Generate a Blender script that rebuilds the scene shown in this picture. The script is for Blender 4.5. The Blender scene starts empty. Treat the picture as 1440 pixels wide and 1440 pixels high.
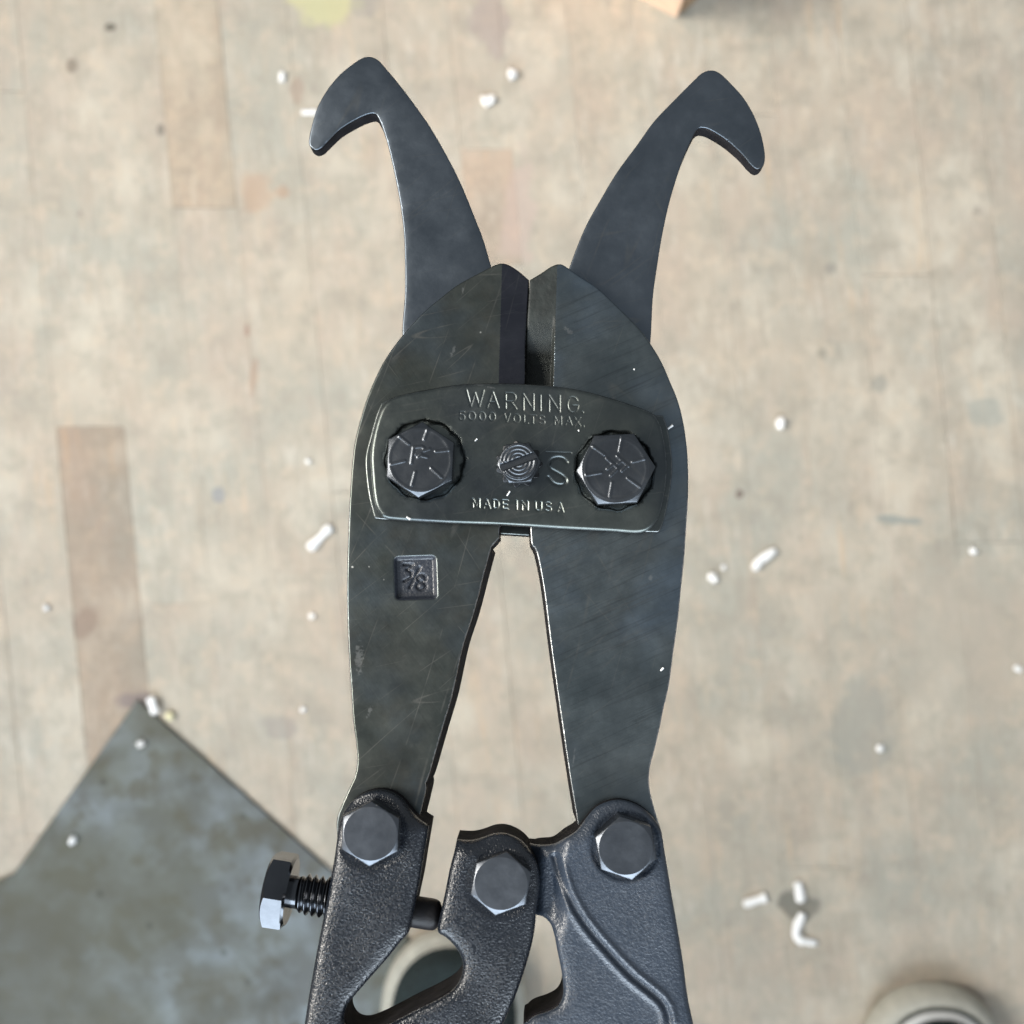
import bpy, bmesh, math, random
import numpy as np
from mathutils import Vector, Matrix
from mathutils.geometry import delaunay_2d_cdt
rnd = random.Random(7)
S = bpy.context.scene
C = S.collection

# ------------------------------------------------------------------ camera
F = 1617.0            # focal length in photo pixels (photo 1440 x 1440)
HC = 0.80             # camera height over the floor
HP = 0.58             # height of the cutter's jaw face over the floor
cam = bpy.data.cameras.new('camera'); camo = bpy.data.objects.new('camera', cam)
C.objects.link(camo); S.camera = camo
camo.location = (0, 0, HC)
cam.sensor_width = 36; cam.sensor_fit = 'HORIZONTAL'; cam.lens = 36 * F / 1440
cam.clip_start = 0.01; cam.clip_end = 30
cam.dof.use_dof = True; cam.dof.focus_distance = 0.2195; cam.dof.aperture_fstop = 20.0

# ------------------------------------------------------------------ world, lamps, exposure
W = bpy.data.worlds.new('World'); S.world = W; W.use_nodes = True
W.node_tree.nodes['Background'].inputs[0].default_value = (0.84, 0.92, 1.0, 1)
W.node_tree.nodes['Background'].inputs[1].default_value = 0.27
S.view_settings.view_transform = 'Standard'; S.view_settings.look = 'None'
S.view_settings.exposure = 0; S.view_settings.gamma = 1

def area(name, loc, target, sx, sy, power, col, spread=180):
    l = bpy.data.lights.new(name, 'AREA'); l.shape = 'RECTANGLE'; l.size = sx; l.size_y = sy
    l.energy = power; l.color = col; l.spread = math.radians(spread)
    o = bpy.data.objects.new(name, l); C.objects.link(o); o.location = loc
    o.rotation_euler = (Vector(target) - Vector(loc)).to_track_quat('-Z', 'Y').to_euler()
    return o
area('window_light', (-0.12, -1.42, 1.34), (0, 0, 0.5), 2.3, 0.95, 50, (0.78, 0.89, 1.0))
area('workshop_light', (-1.45, 0.30, 1.32), (0.19, 0.20, 0), 1.0, 1.0, 6.0, (1.0, 0.95, 0.875), 48)

# ------------------------------------------------------------------ the cutter's plane
foot = Vector(((750 - 720) / F, -(860 - 720) / F, -1)).normalized()
N = -foot
U = (Vector((1, 0, 0)) - N * N.x).normalized(); V = N.cross(U)
O = Vector((0, 0, HP)); CAM = Vector((0, 0, HC))
PX = (HC - HP) / F     # metres per photo pixel on the cutter's plane
R3 = np.array([U, V, N])

def at(px, py, w):
    """points of the cutter's own frame (u, v, w) that lie at photo pixel (px, py) and height w"""
    px = np.asarray(px, float); py = np.asarray(py, float); w = np.asarray(w, float) + 0 * px
    d = np.stack([(px - 720) / F, -(py - 720) / F, -np.ones_like(px)], -1)
    n = np.array(N); c = np.array(CAM) - np.array(O)
    t = (w - c @ n) / (d @ n)
    P = c + d * t[..., None]
    L = P @ R3.T
    L[..., 2] = w
    return L

def fl(px, py, z=0.0):
    k = (HC - z) / F
    return Vector(((px - 720) * k, -(py - 720) * k, z))

# ------------------------------------------------------------------ node helpers
def mat(name):
    m = bpy.data.materials.new(name); m.use_nodes = True
    nt = m.node_tree; b = nt.nodes['Principled BSDF']
    return m, nt, b
class NB:
    def __init__(s, nt): s.nt = nt
    def n(s, t, **k):
        x = s.nt.nodes.new(t)
        for a, v in k.items(): setattr(x, a, v)
        return x
    def l(s, a, b): s.nt.links.new(a, b)
    def val(s, sock, v):
        if hasattr(v, 'is_linked') or hasattr(v, 'links'): s.l(v, sock)
        else: sock.default_value = v
    def math(s, op, a, b=0.0, c=None, clamp=False):
        x = s.n('ShaderNodeMath', operation=op, use_clamp=clamp)
        s.val(x.inputs[0], a); s.val(x.inputs[1], b)
        if c is not None: s.val(x.inputs[2], c)
        return x.outputs[0]
    def mix(s, f, a, b, mode='MIX'):
        x = s.n('ShaderNodeMix', data_type='RGBA', blend_type=mode)
        s.val(x.inputs[0], f)
        for i, v in ((6, a), (7, b)):
            if isinstance(v, tuple): x.inputs[i].default_value = v if len(v) == 4 else (*v, 1)
            else: s.l(v, x.inputs[i])
        return x.outputs[2]
    def noise(s, vec, scale, detail=3, rough=0.5, dist=0.0):
        x = s.n('ShaderNodeTexNoise'); s.l(vec, x.inputs['Vector'])
        x.inputs['Scale'].default_value = scale; x.inputs['Detail'].default_value = detail
        x.inputs['Roughness'].default_value = rough; x.inputs['Distortion'].default_value = dist
        return x.outputs[0]
    def ramp(s, v, a, b, lo=0.0, hi=1.0):
        x = s.n('ShaderNodeMapRange'); s.l(v, x.inputs[0])
        x.inputs[1].default_value = a; x.inputs[2].default_value = b
        x.inputs[3].default_value = lo; x.inputs[4].default_value = hi
        return x.outputs[0]
    def mapping(s, vec, loc=(0, 0, 0), rot=(0, 0, 0), scale=(1, 1, 1)):
        x = s.n('ShaderNodeMapping'); s.l(vec, x.inputs[0])
        x.inputs[1].default_value = loc; x.inputs[2].default_value = rot; x.inputs[3].default_value = scale
        return x.outputs[0]
    def rs(s, vec, rot, scale, loc=(0, 0, 0)):
        return s.mapping(s.mapping(vec, rot=(0, 0, rot)), loc, (0, 0, 0), scale)
    def bump(s, h, strength, dist, prev=None):
        x = s.n('ShaderNodeBump'); s.l(h, x.inputs['Height'])
        x.inputs['Strength'].default_value = strength; x.inputs['Distance'].default_value = dist
        if prev is not None: s.l(prev, x.inputs['Normal'])
        return x.outputs[0]

def steel(name, base, base2, rough, brush=0.0, brush_rot=0.0, hair=0.0, specks=0.3, tint=None, wear=1.0, metallic=1.0, grain=0.15, rust=0.0, scuffs=()):
    """blackened steel: cloudy oxide, grinding marks, hairline scratches, bare rubbed edges"""
    m, nt, b = mat(name); q = NB(nt)
    tc = q.n('ShaderNodeTexCoord').outputs['Object']
    cloud = q.noise(tc, 55, 4, 0.6)
    col = q.mix(q.ramp(cloud, 0.35, 0.65), base, base2)
    if tint: col = q.mix(q.ramp(q.noise(q.mapping(tc, (3, 1, 0)), 38, 3, 0.6), 0.46, 0.62, 0, 0.75), col, tint)
    if rust: col = q.mix(q.ramp(q.noise(q.mapping(tc, (9, 4, 2)), 90, 6, 0.7), 0.52, 0.68, 0, rust), col, (0.10, 0.075, 0.05))
    r = q.ramp(q.noise(tc, 140, 5, 0.65), 0.3, 0.7, rough - 0.07, rough + 0.09)
    # rubbed edges
    at_ = q.n('ShaderNodeAttribute', attribute_name='edge')
    e = q.math('ADD', at_.outputs['Fac'], q.ramp(q.noise(tc, 1200, 3, 0.6), 0.3, 0.7, -0.5, 0.9))
    worn = q.math('MULTIPLY', q.ramp(e, 2.1, 0.8), wear, clamp=True)
    # fine light lines
    if hair:
        for k, (rot, sc, thr) in enumerate(((0.3, 120, 0.0032), (1.4, 170, 0.0028), (2.5, 90, 0.002), (0.9, 240, 0.004))):
            nz = q.noise(q.rs(tc, rot, (1, 0.055, 1), (k * 1.3, 2, 0)), sc, 0.6, 0.3)
            ln = q.ramp(q.math('ABSOLUTE', q.math('SUBTRACT', nz, 0.5)), 0, thr * 2.4, 1, 0)
            gate = q.ramp(q.noise(q.mapping(tc, (5 + k, 7, 0)), 85, 3, 0.7), 0.47, 0.60, 0, 1)
            f = q.math('MULTIPLY', q.math('MULTIPLY', ln, gate), 0.9 * hair, clamp=True)
            col = q.mix(f, col, (0.30, 0.29, 0.26))
    if specks:
        vz = q.n('ShaderNodeTexVoronoi'); q.l(q.mapping(tc, (1, 4, 0)), vz.inputs['Vector']); vz.inputs['Scale'].default_value = 330
        sp = q.ramp(vz.outputs['Distance'], 0.10, 0.05, 0, 1)
        rr = q.n('ShaderNodeSeparateColor'); q.l(vz.outputs['Color'], rr.inputs[0])
        sp = q.math('MULTIPLY', sp, q.math('GREATER_THAN', rr.outputs[0], 1 - 0.16 * specks))
        col = q.mix(sp, col, (0.65, 0.64, 0.6))
        r = q.math('ADD', r, q.math('MULTIPLY', sp, 0.3))
    for (sx, sy, ra, rb, rt_) in scuffs:
        p = at(sx, sy, 0.0)
        dd = q.rs(q.mapping(tc, (-p[0], -p[1], 0)), rt_, (1 / (ra * PX), 1 / (rb * PX), 0))
        ln = q.n('ShaderNodeVectorMath', operation='LENGTH'); q.l(dd, ln.inputs[0])
        f = q.ramp(q.math('ADD', ln.outputs[1], q.ramp(q.noise(tc, 1300, 4, 0.7), 0.35, 0.65, -0.6, 0.6)), 1.0, 0.5, 0, 0.42)
        col = q.mix(f, col, (0.36, 0.36, 0.35)); r = q.math('ADD', r, q.math('MULTIPLY', f, 0.15))
    col = q.mix(worn, col, (0.62, 0.62, 0.62))
    r = q.math('SUBTRACT', r, q.math('MULTIPLY', worn, 0.08))
    q.l(col, b.inputs['Base Color']); q.l(r, b.inputs['Roughness'])
    b.inputs['Metallic'].default_value = metallic
    if brush:
        bl = q.ramp(q.noise(q.rs(tc, -brush_rot, (0.03, 1, 1), (4, 4, 0)), 1500, 3, 0.6), 0.56, 0.70, 0, 1)
        bl = q.math('MULTIPLY', bl, q.ramp(q.noise(q.mapping(tc, (8, 2, 0)), 40, 3, 0.6), 0.44, 0.62, 0, 0.9 * brush))
        col = q.mix(bl, col, (0.20, 0.21, 0.21))
        dk = q.ramp(q.noise(q.rs(tc, -brush_rot, (0.03, 1, 1), (9, 1, 0)), 1700, 3, 0.6), 0.54, 0.72, 0, 0.42 * brush)
        col = q.mix(dk, col, (0.045, 0.046, 0.05))
        q.l(col, b.inputs['Base Color'])
    h = q.noise(tc, 700, 5, 0.65)
    nrm = q.bump(h, grain, 0.00012)
    if brush:
        br = q.noise(q.rs(tc, -brush_rot, (0.045, 1, 1)), 1900, 4, 0.75)
        gt = q.ramp(q.noise(q.mapping(tc, (2, 2, 0)), 32, 2), 0.38, 0.6, 0.25, 1)
        nrm = q.bump(q.math('MULTIPLY', br, gt), brush, 0.00009, nrm)
    q.l(nrm, b.inputs['Normal'])
    return m

M = {}
M['jaw_left'] = steel('blackened_jaw_steel', (0.118, 0.132, 0.120), (0.165, 0.172, 0.154), 0.36, brush=0.25, brush_rot=-0.95, hair=0.75, specks=0.5, tint=(0.135, 0.165, 0.185), rust=0.28, scuffs=((637, 494, 3, 7, 0.4), (707, 385, 1.5, 9, 0), (651, 407, 1.5, 5, 0), (505, 925, 6, 22, 0), (520, 1000, 3, 9, 0.4)))
M['jaw_right'] = steel('ground_jaw_steel', (0.150, 0.178, 0.186), (0.205, 0.232, 0.238), 0.36, brush=0.75, brush_rot=0.42, hair=0.35, specks=0.5, tint=(0.20, 0.25, 0.30), rust=0.1, scuffs=((800, 466, 9, 3.5, 0.75), (915, 812, 3, 5, 0.4), (807, 1065, 1.5, 12, 0.1)))
M['facet'] = steel('cutting_facet_steel', (0.068, 0.070, 0.088), (0.085, 0.088, 0.104), 0.42, brush=0.3, brush_rot=0.2, hair=0.2, specks=0.5, wear=1.0)
M['hook'] = steel('blued_hook_steel', (0.150, 0.175, 0.202), (0.190, 0.218, 0.248), 0.36, hair=0.3, specks=0.25, wear=0.0, grain=0.3)
M['plate'] = steel('blackened_plate_steel', (0.128, 0.145, 0.138), (0.172, 0.188, 0.174), 0.35, hair=0.3, specks=0.9, tint=(0.080, 0.092, 0.105), scuffs=((675, 545, 14, 2.2, 0), (690, 549, 8, 1.6, 0.2)), wear=0.25, grain=0.3)
M['bolt'] = steel('black_bolt_steel', (0.115, 0.125, 0.138), (0.145, 0.155, 0.168), 0.35, hair=0.15, specks=0.6, wear=0.0, grain=0.35)
M['grey_bolt'] = steel('grey_bolt_steel', (0.145, 0.158, 0.178), (0.195, 0.208, 0.228), 0.38, hair=0.12, specks=0.3, wear=0.0, grain=0.25)
M['screw_tip'] = None
M['chrome'] = steel('oiled_screw_steel', (0.09, 0.095, 0.105), (0.14, 0.148, 0.16), 0.2, specks=0.0, wear=0.0, grain=0.1)

def forged(name, base, scale, strength, rough=0.42):
    m, nt, b = mat(name); q = NB(nt)
    tc = q.n('ShaderNodeTexCoord').outputs['Object']
    c = q.mix(q.ramp(q.noise(tc, 60, 4), 0.35, 0.7), base, tuple(x * 1.25 for x in base))
    q.l(c, b.inputs['Base Color'])
    q.l(q.math('ADD', q.ramp(q.noise(tc, 80, 4), 0.3, 0.7, rough - 0.03, rough + 0.05), q.ramp(q.noise(tc, scale * 0.8, 2), 0.35, 0.65, -0.10, 0.10)), b.inputs['Roughness'])
    b.inputs['Metallic'].default_value = 0.0
    b.inputs['IOR'].default_value = 1.8
    vz = q.n('ShaderNodeTexVoronoi', feature='SMOOTH_F1'); q.l(tc, vz.inputs['Vector']); vz.inputs['Scale'].default_value = scale * 0.7
    h = q.math('ADD', q.noise(tc, scale, 2, 0.5), q.math('MULTIPLY', q.noise(tc, scale * 0.35, 2, 0.5), 0.5))
    gate = q.ramp(q.noise(q.mapping(tc, (2, 5, 1)), 70, 2), 0.35, 0.65, 0.85, 1.1)
    nrm = q.bump(q.math('MULTIPLY', h, gate), strength, 0.0003)
    q.l(nrm, b.inputs['Normal'])
    return m
M['casting_left'] = forged('rough_black_forging', (0.007, 0.010, 0.016), 2700, 0.55, 0.28)
M['casting_right'] = forged('smoother_black_forging', (0.036, 0.048, 0.068), 2300, 0.5, 0.38)  # blue of the reflected sky is mixed into the base colour
M['stamp'] = forged('forged_skin', (0.024, 0.029, 0.040), 2400, 0.32, 0.40)

def matte(name, col, rough, spec):
    m, nt, b = mat(name); q = NB(nt)
    tc = q.n('ShaderNodeTexCoord').outputs['Object']
    q.l(q.mix(q.ramp(q.noise(tc, 300, 4), 0.35, 0.7), col, tuple(x * 1.9 for x in col)), b.inputs['Base Color'])
    b.inputs['Roughness'].default_value = rough; b.inputs['Specular IOR Level'].default_value = spec
    q.l(q.bump(q.noise(tc, 900, 4), 0.4, 0.0003), b.inputs['Normal'])
    return m
M['screw_tip'] = matte('dark_screw_tip', (0.011, 0.010, 0.011), 0.5, 0.4)
M['cut_shade'] = matte('shaded_cutting_face', (0.017, 0.020, 0.018), 0.55, 0.5)  # dark base stands in for shade on the right jaw's facet
M['dark_washer'] = matte('oily_black_washer', (0.018, 0.019, 0.021), 0.45, 0.5)
M['wall'] = matte('matte_black_edge', (0.014, 0.013, 0.014), 0.85, 0.08)
def plain(name, col, rough=0.6, bump=0.0, scale=300, var=0.15, metallic=0.0, ss=0.0):
    m, nt, b = mat(name); q = NB(nt)
    tc = q.n('ShaderNodeTexCoord').outputs['Object']
    c = q.mix(q.ramp(q.noise(tc, scale * 0.3, 4), 0.3, 0.7), tuple(x * (1 - var) for x in col), tuple(min(1, x * (1 + var)) for x in col))
    q.l(c, b.inputs['Base Color']); b.inputs['Roughness'].default_value = rough; b.inputs['Metallic'].default_value = metallic
    if bump: q.l(q.bump(q.noise(tc, scale, 4), bump, 0.0006), b.inputs['Normal'])
    return m
M['swarf'] = plain('white_plastic_crumb', (0.95, 0.94, 0.92), 0.5, 0.2, 900, 0.03)
M['swarf_yellow'] = plain('yellowed_crumb', (0.72, 0.66, 0.42), 0.5, 0.3, 900, 0.1)
M['sole'] = plain('cream_rubber', (0.47, 0.455, 0.39), 0.6, 0.3, 500, 0.12)
M['stripe'] = plain('dark_rubber_line', (0.05, 0.055, 0.045), 0.6)
M['rand'] = plain('white_rubber', (0.66, 0.66, 0.64), 0.5, 0.1, 400, 0.06)
M['canvas'] = plain('dark_green_canvas', (0.010, 0.020, 0.021), 0.85, 0.8, 1400, 0.4)
M['denim'] = plain('dark_blue_cotton', (0.03, 0.04, 0.06), 0.9, 0.6, 900, 0.2)
M['lace'] = plain('grey_lace', (0.16, 0.17, 0.15), 0.9, 0.8, 1500, 0.3)
M['card'] = plain('pale_orange_cardboard', (0.86, 0.60, 0.42), 0.8, 0.2, 200, 0.08)
M['card_shaded'] = plain('shaded_cardboard', (0.34, 0.23, 0.14), 0.8, 0.2, 200, 0.1)  # shade on the box's right side, put into the colour

# floor boards: worn, stained, streaked along the grain
def floor_mat():
    m, nt, b = mat('worn_floor_board'); q = NB(nt)
    pos = q.n('ShaderNodeNewGeometry').outputs['Position']
    oi = q.n('ShaderNodeObjectInfo')
    al = q.mapping(pos, rot=(0, 0, math.radians(-5.4)))
    # per-board shift so that the grain does not run through
    sh = q.n('ShaderNodeVectorMath', operation='MULTIPLY_ADD')
    q.l(oi.outputs['Random'], sh.inputs[0]); sh.inputs[1].default_value = (0.35, 0.9, 0.4); q.l(al, sh.inputs[2])
    al2 = sh.outputs[0]
    base = (0.475, 0.410, 0.325); grey = (0.385, 0.365, 0.305); pink = (0.455, 0.372, 0.295); pale = (0.57, 0.515, 0.42)
    c = q.mix(q.ramp(q.noise(al, 9, 5, 0.62), 0.42, 0.60), base, grey)
    c = q.mix(q.ramp(q.noise(q.mapping(al2, (4, 1, 0), scale=(1, 0.45, 1)), 24, 5, 0.65), 0.47, 0.66, 0, 0.85), c, pink)
    c = q.mix(q.ramp(q.noise(q.mapping(al, (1, 8, 0), scale=(1, 0.6, 1)), 17, 4, 0.6), 0.50, 0.66, 0, 0.8), c, pale)
    # orange bare-wood streaks
    st = q.math('MULTIPLY', q.ramp(q.noise(q.mapping(al2, (0, 0, 0), scale=(1, 0.07, 1)), 130, 4, 0.6), 0.57, 0.70), q.ramp(q.noise(q.mapping(al, (7, 3, 0)), 11, 3), 0.50, 0.64))
    c = q.mix(q.math('MULTIPLY', st, 0.75), c, (0.60, 0.43, 0.28))
    # grey scuffs and dark spots
    st2 = q.math('MULTIPLY', q.ramp(q.noise(q.mapping(al2, (3, 3, 0), scale=(1, 0.3, 1)), 90, 5, 0.7), 0.56, 0.70), q.ramp(q.noise(q.mapping(al, (2, 9, 0)), 15, 2), 0.42, 0.6))
    c = q.mix(q.math('MULTIPLY', st2, 0.5), c, (0.30, 0.275, 0.24))
    vz = q.n('ShaderNodeTexVoronoi'); q.l(q.mapping(al, (.3, .2, 0), scale=(1, 0.72, 1)), vz.inputs['Vector']); vz.inputs['Scale'].default_value = 42
    vz.inputs['Randomness'].default_value = 1
    sc = q.n('ShaderNodeSeparateColor'); q.l(vz.outputs['Color'], sc.inputs[0])
    dn = q.math('ADD', vz.outputs['Distance'], q.ramp(q.noise(al, 300, 3), 0.3, 0.7, -0.09, 0.09))
    rad = q.ramp(sc.outputs[1], 0, 1, 0.03, 0.16)
    spot = q.math('MULTIPLY', q.ramp(q.math('SUBTRACT', dn, rad), 0.02, -0.05), q.math('GREATER_THAN', sc.outputs[0], 0.66))
    c = q.mix(q.math('MULTIPLY', spot, q.ramp(sc.outputs[2], 0, 1, 0.15, 0.55)), c, (0.25, 0.215, 0.18))
    grn = q.ramp(q.noise(q.mapping(al2, (6, 2, 0), scale=(1, 0.10, 1)), 260, 5, 0.7), 0.48, 0.70, 0, 0.48)
    gg = q.ramp(q.noise(q.mapping(al, (3, 7, 4)), 14, 4, 0.6), 0.45, 0.62, 0.1, 1.0)
    grn = q.math('MULTIPLY', grn, gg)
    c = q.mix(grn, c, (0.33, 0.265, 0.20))
    grn2 = q.ramp(q.noise(q.mapping(al2, (1, 5, 0), scale=(1, 0.22, 1)), 170, 6, 0.75), 0.50, 0.66, 0, 0.50)
    c = q.mix(q.math('MULTIPLY', grn2, q.ramp(q.noise(q.mapping(al, (8, 1, 4)), 18, 4, 0.6), 0.42, 0.62, 0.15, 1.0)), c, (0.62, 0.58, 0.50))
    blo = q.ramp(q.noise(q.mapping(al, (2, 4, 8)), 42, 6, 0.72), 0.48, 0.62, 0, 0.6)
    c = q.mix(blo, c, (0.345, 0.31, 0.25))
    blo2 = q.ramp(q.noise(q.mapping(al, (12, 4, 8)), 60, 5, 0.7), 0.52, 0.64, 0, 0.4)
    c = q.mix(blo2, c, (0.60, 0.49, 0.37))
    scf = q.math('MULTIPLY', q.ramp(q.noise(q.mapping(al, (5, 5, 3)), 220, 6, 0.8), 0.54, 0.66), q.ramp(q.noise(q.mapping(al, (1, 4, 6)), 20, 3), 0.46, 0.6))
    c = q.mix(q.math('MULTIPLY', scf, 0.45), c, (0.27, 0.24, 0.20))
    fine = q.ramp(q.noise(q.mapping(al2, scale=(1, 0.12, 1)), 700, 5, 0.7), 0.3, 0.7, 0.93, 1.06)
    # board tone: object colour carries each board's own shade
    c = q.mix(1.0, c, oi.outputs['Color'], 'MULTIPLY')
    fc = q.n('ShaderNodeCombineColor'); [q.l(fine, fc.inputs[i]) for i in range(3)]
    c = q.mix(1.0, c, fc.outputs[0], 'MULTIPLY')
    # stains with a place of their own: (photo px, py, rx, ry, colour, strength)
    def stain(c, px, py, rx, ry, col, k, rot=0.0):
        p = fl(px, py)
        dx = q.rs(q.mapping(pos, (-p.x, -p.y, 0)), rot, (1 / (rx * HC / F), 1 / (ry * HC / F), 0))
        ln = q.n('ShaderNodeVectorMath', operation='LENGTH'); q.l(dx, ln.inputs[0])
        d = q.math('ADD', ln.outputs[1], q.ramp(q.noise(q.mapping(pos, (px, py, 0)), 60, 4), 0.3, 0.7, -0.4, 0.4))
        return q.mix(q.math('MULTIPLY', q.ramp(d, 1.1, 0.75), k), c, col)
    c = stain(c, 462, 8, 48, 30, (0.56, 0.54, 0.27), 0.6)
    c = stain(c, 690, 30, 26, 50, (0.33, 0.27, 0.25), 0.55)
    c = stain(c, 515, 8, 22, 18, (0.32, 0.29, 0.26), 0.5)
    c = stain(c, 418, 128, 10, 22, (0.33, 0.23, 0.17), 0.5)
    c = stain(c, 99, 92, 9, 11, (0.20, 0.16, 0.12), 0.7)
    c = stain(c, 155, 38, 8, 6, (0.08, 0.07, 0.05), 0.8)
    c = stain(c, 226, 182, 6, 10, (0.12, 0.11, 0.09), 0.7)
    c = stain(c, 347, 465, 6, 12, (0.30, 0.17, 0.12), 0.6)
    c = stain(c, 356, 530, 6, 30, (0.36, 0.24, 0.17), 0.55, 0.1)
    c = stain(c, 308, 698, 9, 12, (0.22, 0.25, 0.28), 0.6)
    c = stain(c, 120, 878, 17, 28, (0.24, 0.17, 0.13), 0.6, 0.5)
    c = stain(c, 395, 1025, 26, 20, (0.30, 0.27, 0.24), 0.55)
    c = stain(c, 190, 985, 26, 14, (0.16, 0.13, 0.14), 0.6)
    c = stain(c, 360, 268, 30, 26, (0.45, 0.30, 0.20), 0.5)
    c = stain(c, 398, 270, 12, 10, (0.42, 0.26, 0.16), 0.5)
    c = stain(c, 1210, 1020, 46, 70, (0.31, 0.31, 0.27), 0.6)
    c = stain(c, 1385, 582, 24, 22, (0.33, 0.34, 0.30), 0.6)
    c = stain(c, 1262, 731, 34, 6, (0.25, 0.28, 0.26), 0.7, 0.08)
    c = stain(c, 1237, 540, 10, 12, (0.30, 0.29, 0.25), 0.6)
    c = stain(c, 1168, 376, 9, 9, (0.25, 0.23, 0.20), 0.6)
    c = stain(c, 1040, 694, 6, 7, (0.14, 0.10, 0.08), 0.8)
    c = stain(c, 1156, 497, 7, 6, (0.24, 0.23, 0.19), 0.6)
    c = stain(c, 1124, 1275, 30, 22, (0.12, 0.12, 0.10), 0.7, 0.3)
    c = stain(c, 730, 300, 22, 90, (0.50, 0.38, 0.33), 0.5, 0.08)
    c = stain(c, 1350, 900, 90, 120, (0.42, 0.37, 0.30), 0.5)
    q.l(c, b.inputs['Base Color'])
    q.l(q.ramp(q.noise(al, 60, 4), 0.3, 0.7, 0.55, 0.8), b.inputs['Roughness'])
    q.l(q.bump(q.noise(q.mapping(al2, scale=(1, 0.15, 1)), 500, 5, 0.7), 0.25, 0.0005), b.inputs['Normal'])
    return m
M['floor'] = floor_mat()

def sheet_mat():
    m, nt, b = mat('oily_sheet_steel'); q = NB(nt)
    pos = q.n('ShaderNodeNewGeometry').outputs['Position']
    c = q.mix(q.ramp(q.noise(pos, 20, 6, 0.66), 0.42, 0.58), (0.112, 0.118, 0.112), (0.185, 0.210, 0.218))
    c = q.mix(q.ramp(q.noise(q.mapping(pos, (3, 3, 0)), 38, 5, 0.65), 0.50, 0.62, 0, 0.75), c, (0.085, 0.077, 0.052))
    c = q.mix(q.ramp(q.noise(q.mapping(pos, (6, 1, 0)), 9, 4, 0.6), 0.44, 0.60, 0, 0.55), c, (0.105, 0.105, 0.070))
    for (px, py, rr, k) in ((20, 1440, 300, 0.75), (330, 1440, 120, 0.5), (215, 1010, 70, 0.5)):
        p = fl(px, py); dv = q.mapping(pos, (-p.x, -p.y, 0), scale=(1, 1, 0)); ln = q.n('ShaderNodeVectorMath', operation='LENGTH'); q.l(dv, ln.inputs[0])
        d = q.math('ADD', ln.outputs[1], q.ramp(q.noise(pos, 14, 5, 0.65), 0.3, 0.7, -0.06, 0.06))
        c = q.mix(q.ramp(d, rr * HC / F, rr * 0.4 * HC / F, 0, k), c, (0.085, 0.080, 0.056))
    vz = q.n('ShaderNodeTexVoronoi'); q.l(pos, vz.inputs['Vector']); vz.inputs['Scale'].default_value = 60
    sc = q.n('ShaderNodeSeparateColor'); q.l(vz.outputs['Color'], sc.inputs[0])
    sp = q.math('MULTIPLY', q.ramp(vz.outputs['Distance'], 0.2, 0.1), q.math('GREATER_THAN', sc.outputs[0], 0.8))
    c = q.mix(q.math('MULTIPLY', sp, 0.6), c, (0.05, 0.05, 0.035))
    q.l(c, b.inputs['Base Color']); b.inputs['Metallic'].default_value = 0.25
    q.l(q.ramp(q.noise(pos, 45, 4), 0.3, 0.7, 0.38, 0.62), b.inputs['Roughness'])
    q.l(q.bump(q.noise(pos, 300, 4), 0.15, 0.0004), b.inputs['Normal'])
    return m
M['sheet'] = sheet_mat()

# ------------------------------------------------------------------ object helpers
def empty(name, loc=(0, 0, 0), **props):
    o = bpy.data.objects.new(name, None); C.objects.link(o); o.location = loc; o.empty_display_size = 0.02
    for k, v in props.items(): o[k] = v
    return o
def add(name, me, parent=None, mats=(), **props):
    o = bpy.data.objects.new(name, me); C.objects.link(o)
    for m_ in mats: me.materials.append(m_)
    if parent is not None: o.parent = parent
    for k, v in props.items(): o[k] = v
    return o
def from_bm(name, bm, parent, mats, smooth=None, **props):
    me = bpy.data.meshes.new(name); bm.to_mesh(me); bm.free()
    if smooth is not None:
        me.polygons.foreach_set('use_smooth', [True] * len(me.polygons))
        me.set_sharp_from_angle(angle=math.radians(smooth))
    return add(name, me, parent, mats, **props)

def spline(pts, step=4.0):
    """closed Catmull-Rom; a third element 1 marks a sharp corner"""
    P = [np.array(p[:2], float) for p in pts]; K = [len(p) > 2 for p in pts]; n = len(P); out = []
    for i in range(n):
        p1, p2 = P[i], P[(i + 1) % n]
        p0 = P[i - 1] if not K[i] else p1 - (p2 - p1)
        p3 = P[(i + 2) % n] if not K[(i + 1) % n] else p2 + (p2 - p1)
        L = np.linalg.norm(p2 - p1); m = max(1, int(round(L / step)))
        for j in range(m):
            t = j / m
            a = p1 * 2; b_ = (p2 - p0) * t; c_ = (2 * p0 - 5 * p1 + 4 * p2 - p3) * t * t; d_ = (-p0 + 3 * p1 - 3 * p2 + p3) * t ** 3
            out.append(0.5 * (a + b_ + c_ + d_))
    return np.array(out)

def segdist(P, A, B, chunk=4000):
    P = np.asarray(P, float); out = np.empty(len(P)); d = B - A; L2 = np.maximum((d ** 2).sum(1), 1e-9)
    for s in range(0, len(P), chunk):
        p = P[s:s + chunk, None, :] - A[None]
        t = np.clip((p * d[None]).sum(2) / L2[None], 0, 1)
        out[s:s + chunk] = np.sqrt((((p - d[None] * t[..., None])) ** 2).sum(2).min(1))
    return out
def inside(P, Q, chunk=4000):
    P = np.asarray(P, float); A = Q; B = np.roll(Q, -1, 0); out = np.empty(len(P), bool)
    for s in range(0, len(P), chunk):
        x = P[s:s + chunk, 0:1]; y = P[s:s + chunk, 1:2]
        c = ((A[:, 1] > y) != (B[:, 1] > y)) & (x < (B[:, 0] - A[:, 0]) * (y - A[:, 1]) / (B[:, 1] - A[:, 1] + 1e-12) + A[:, 0])
        out[s:s + chunk] = c.sum(1) % 2 == 1
    return out
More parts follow.
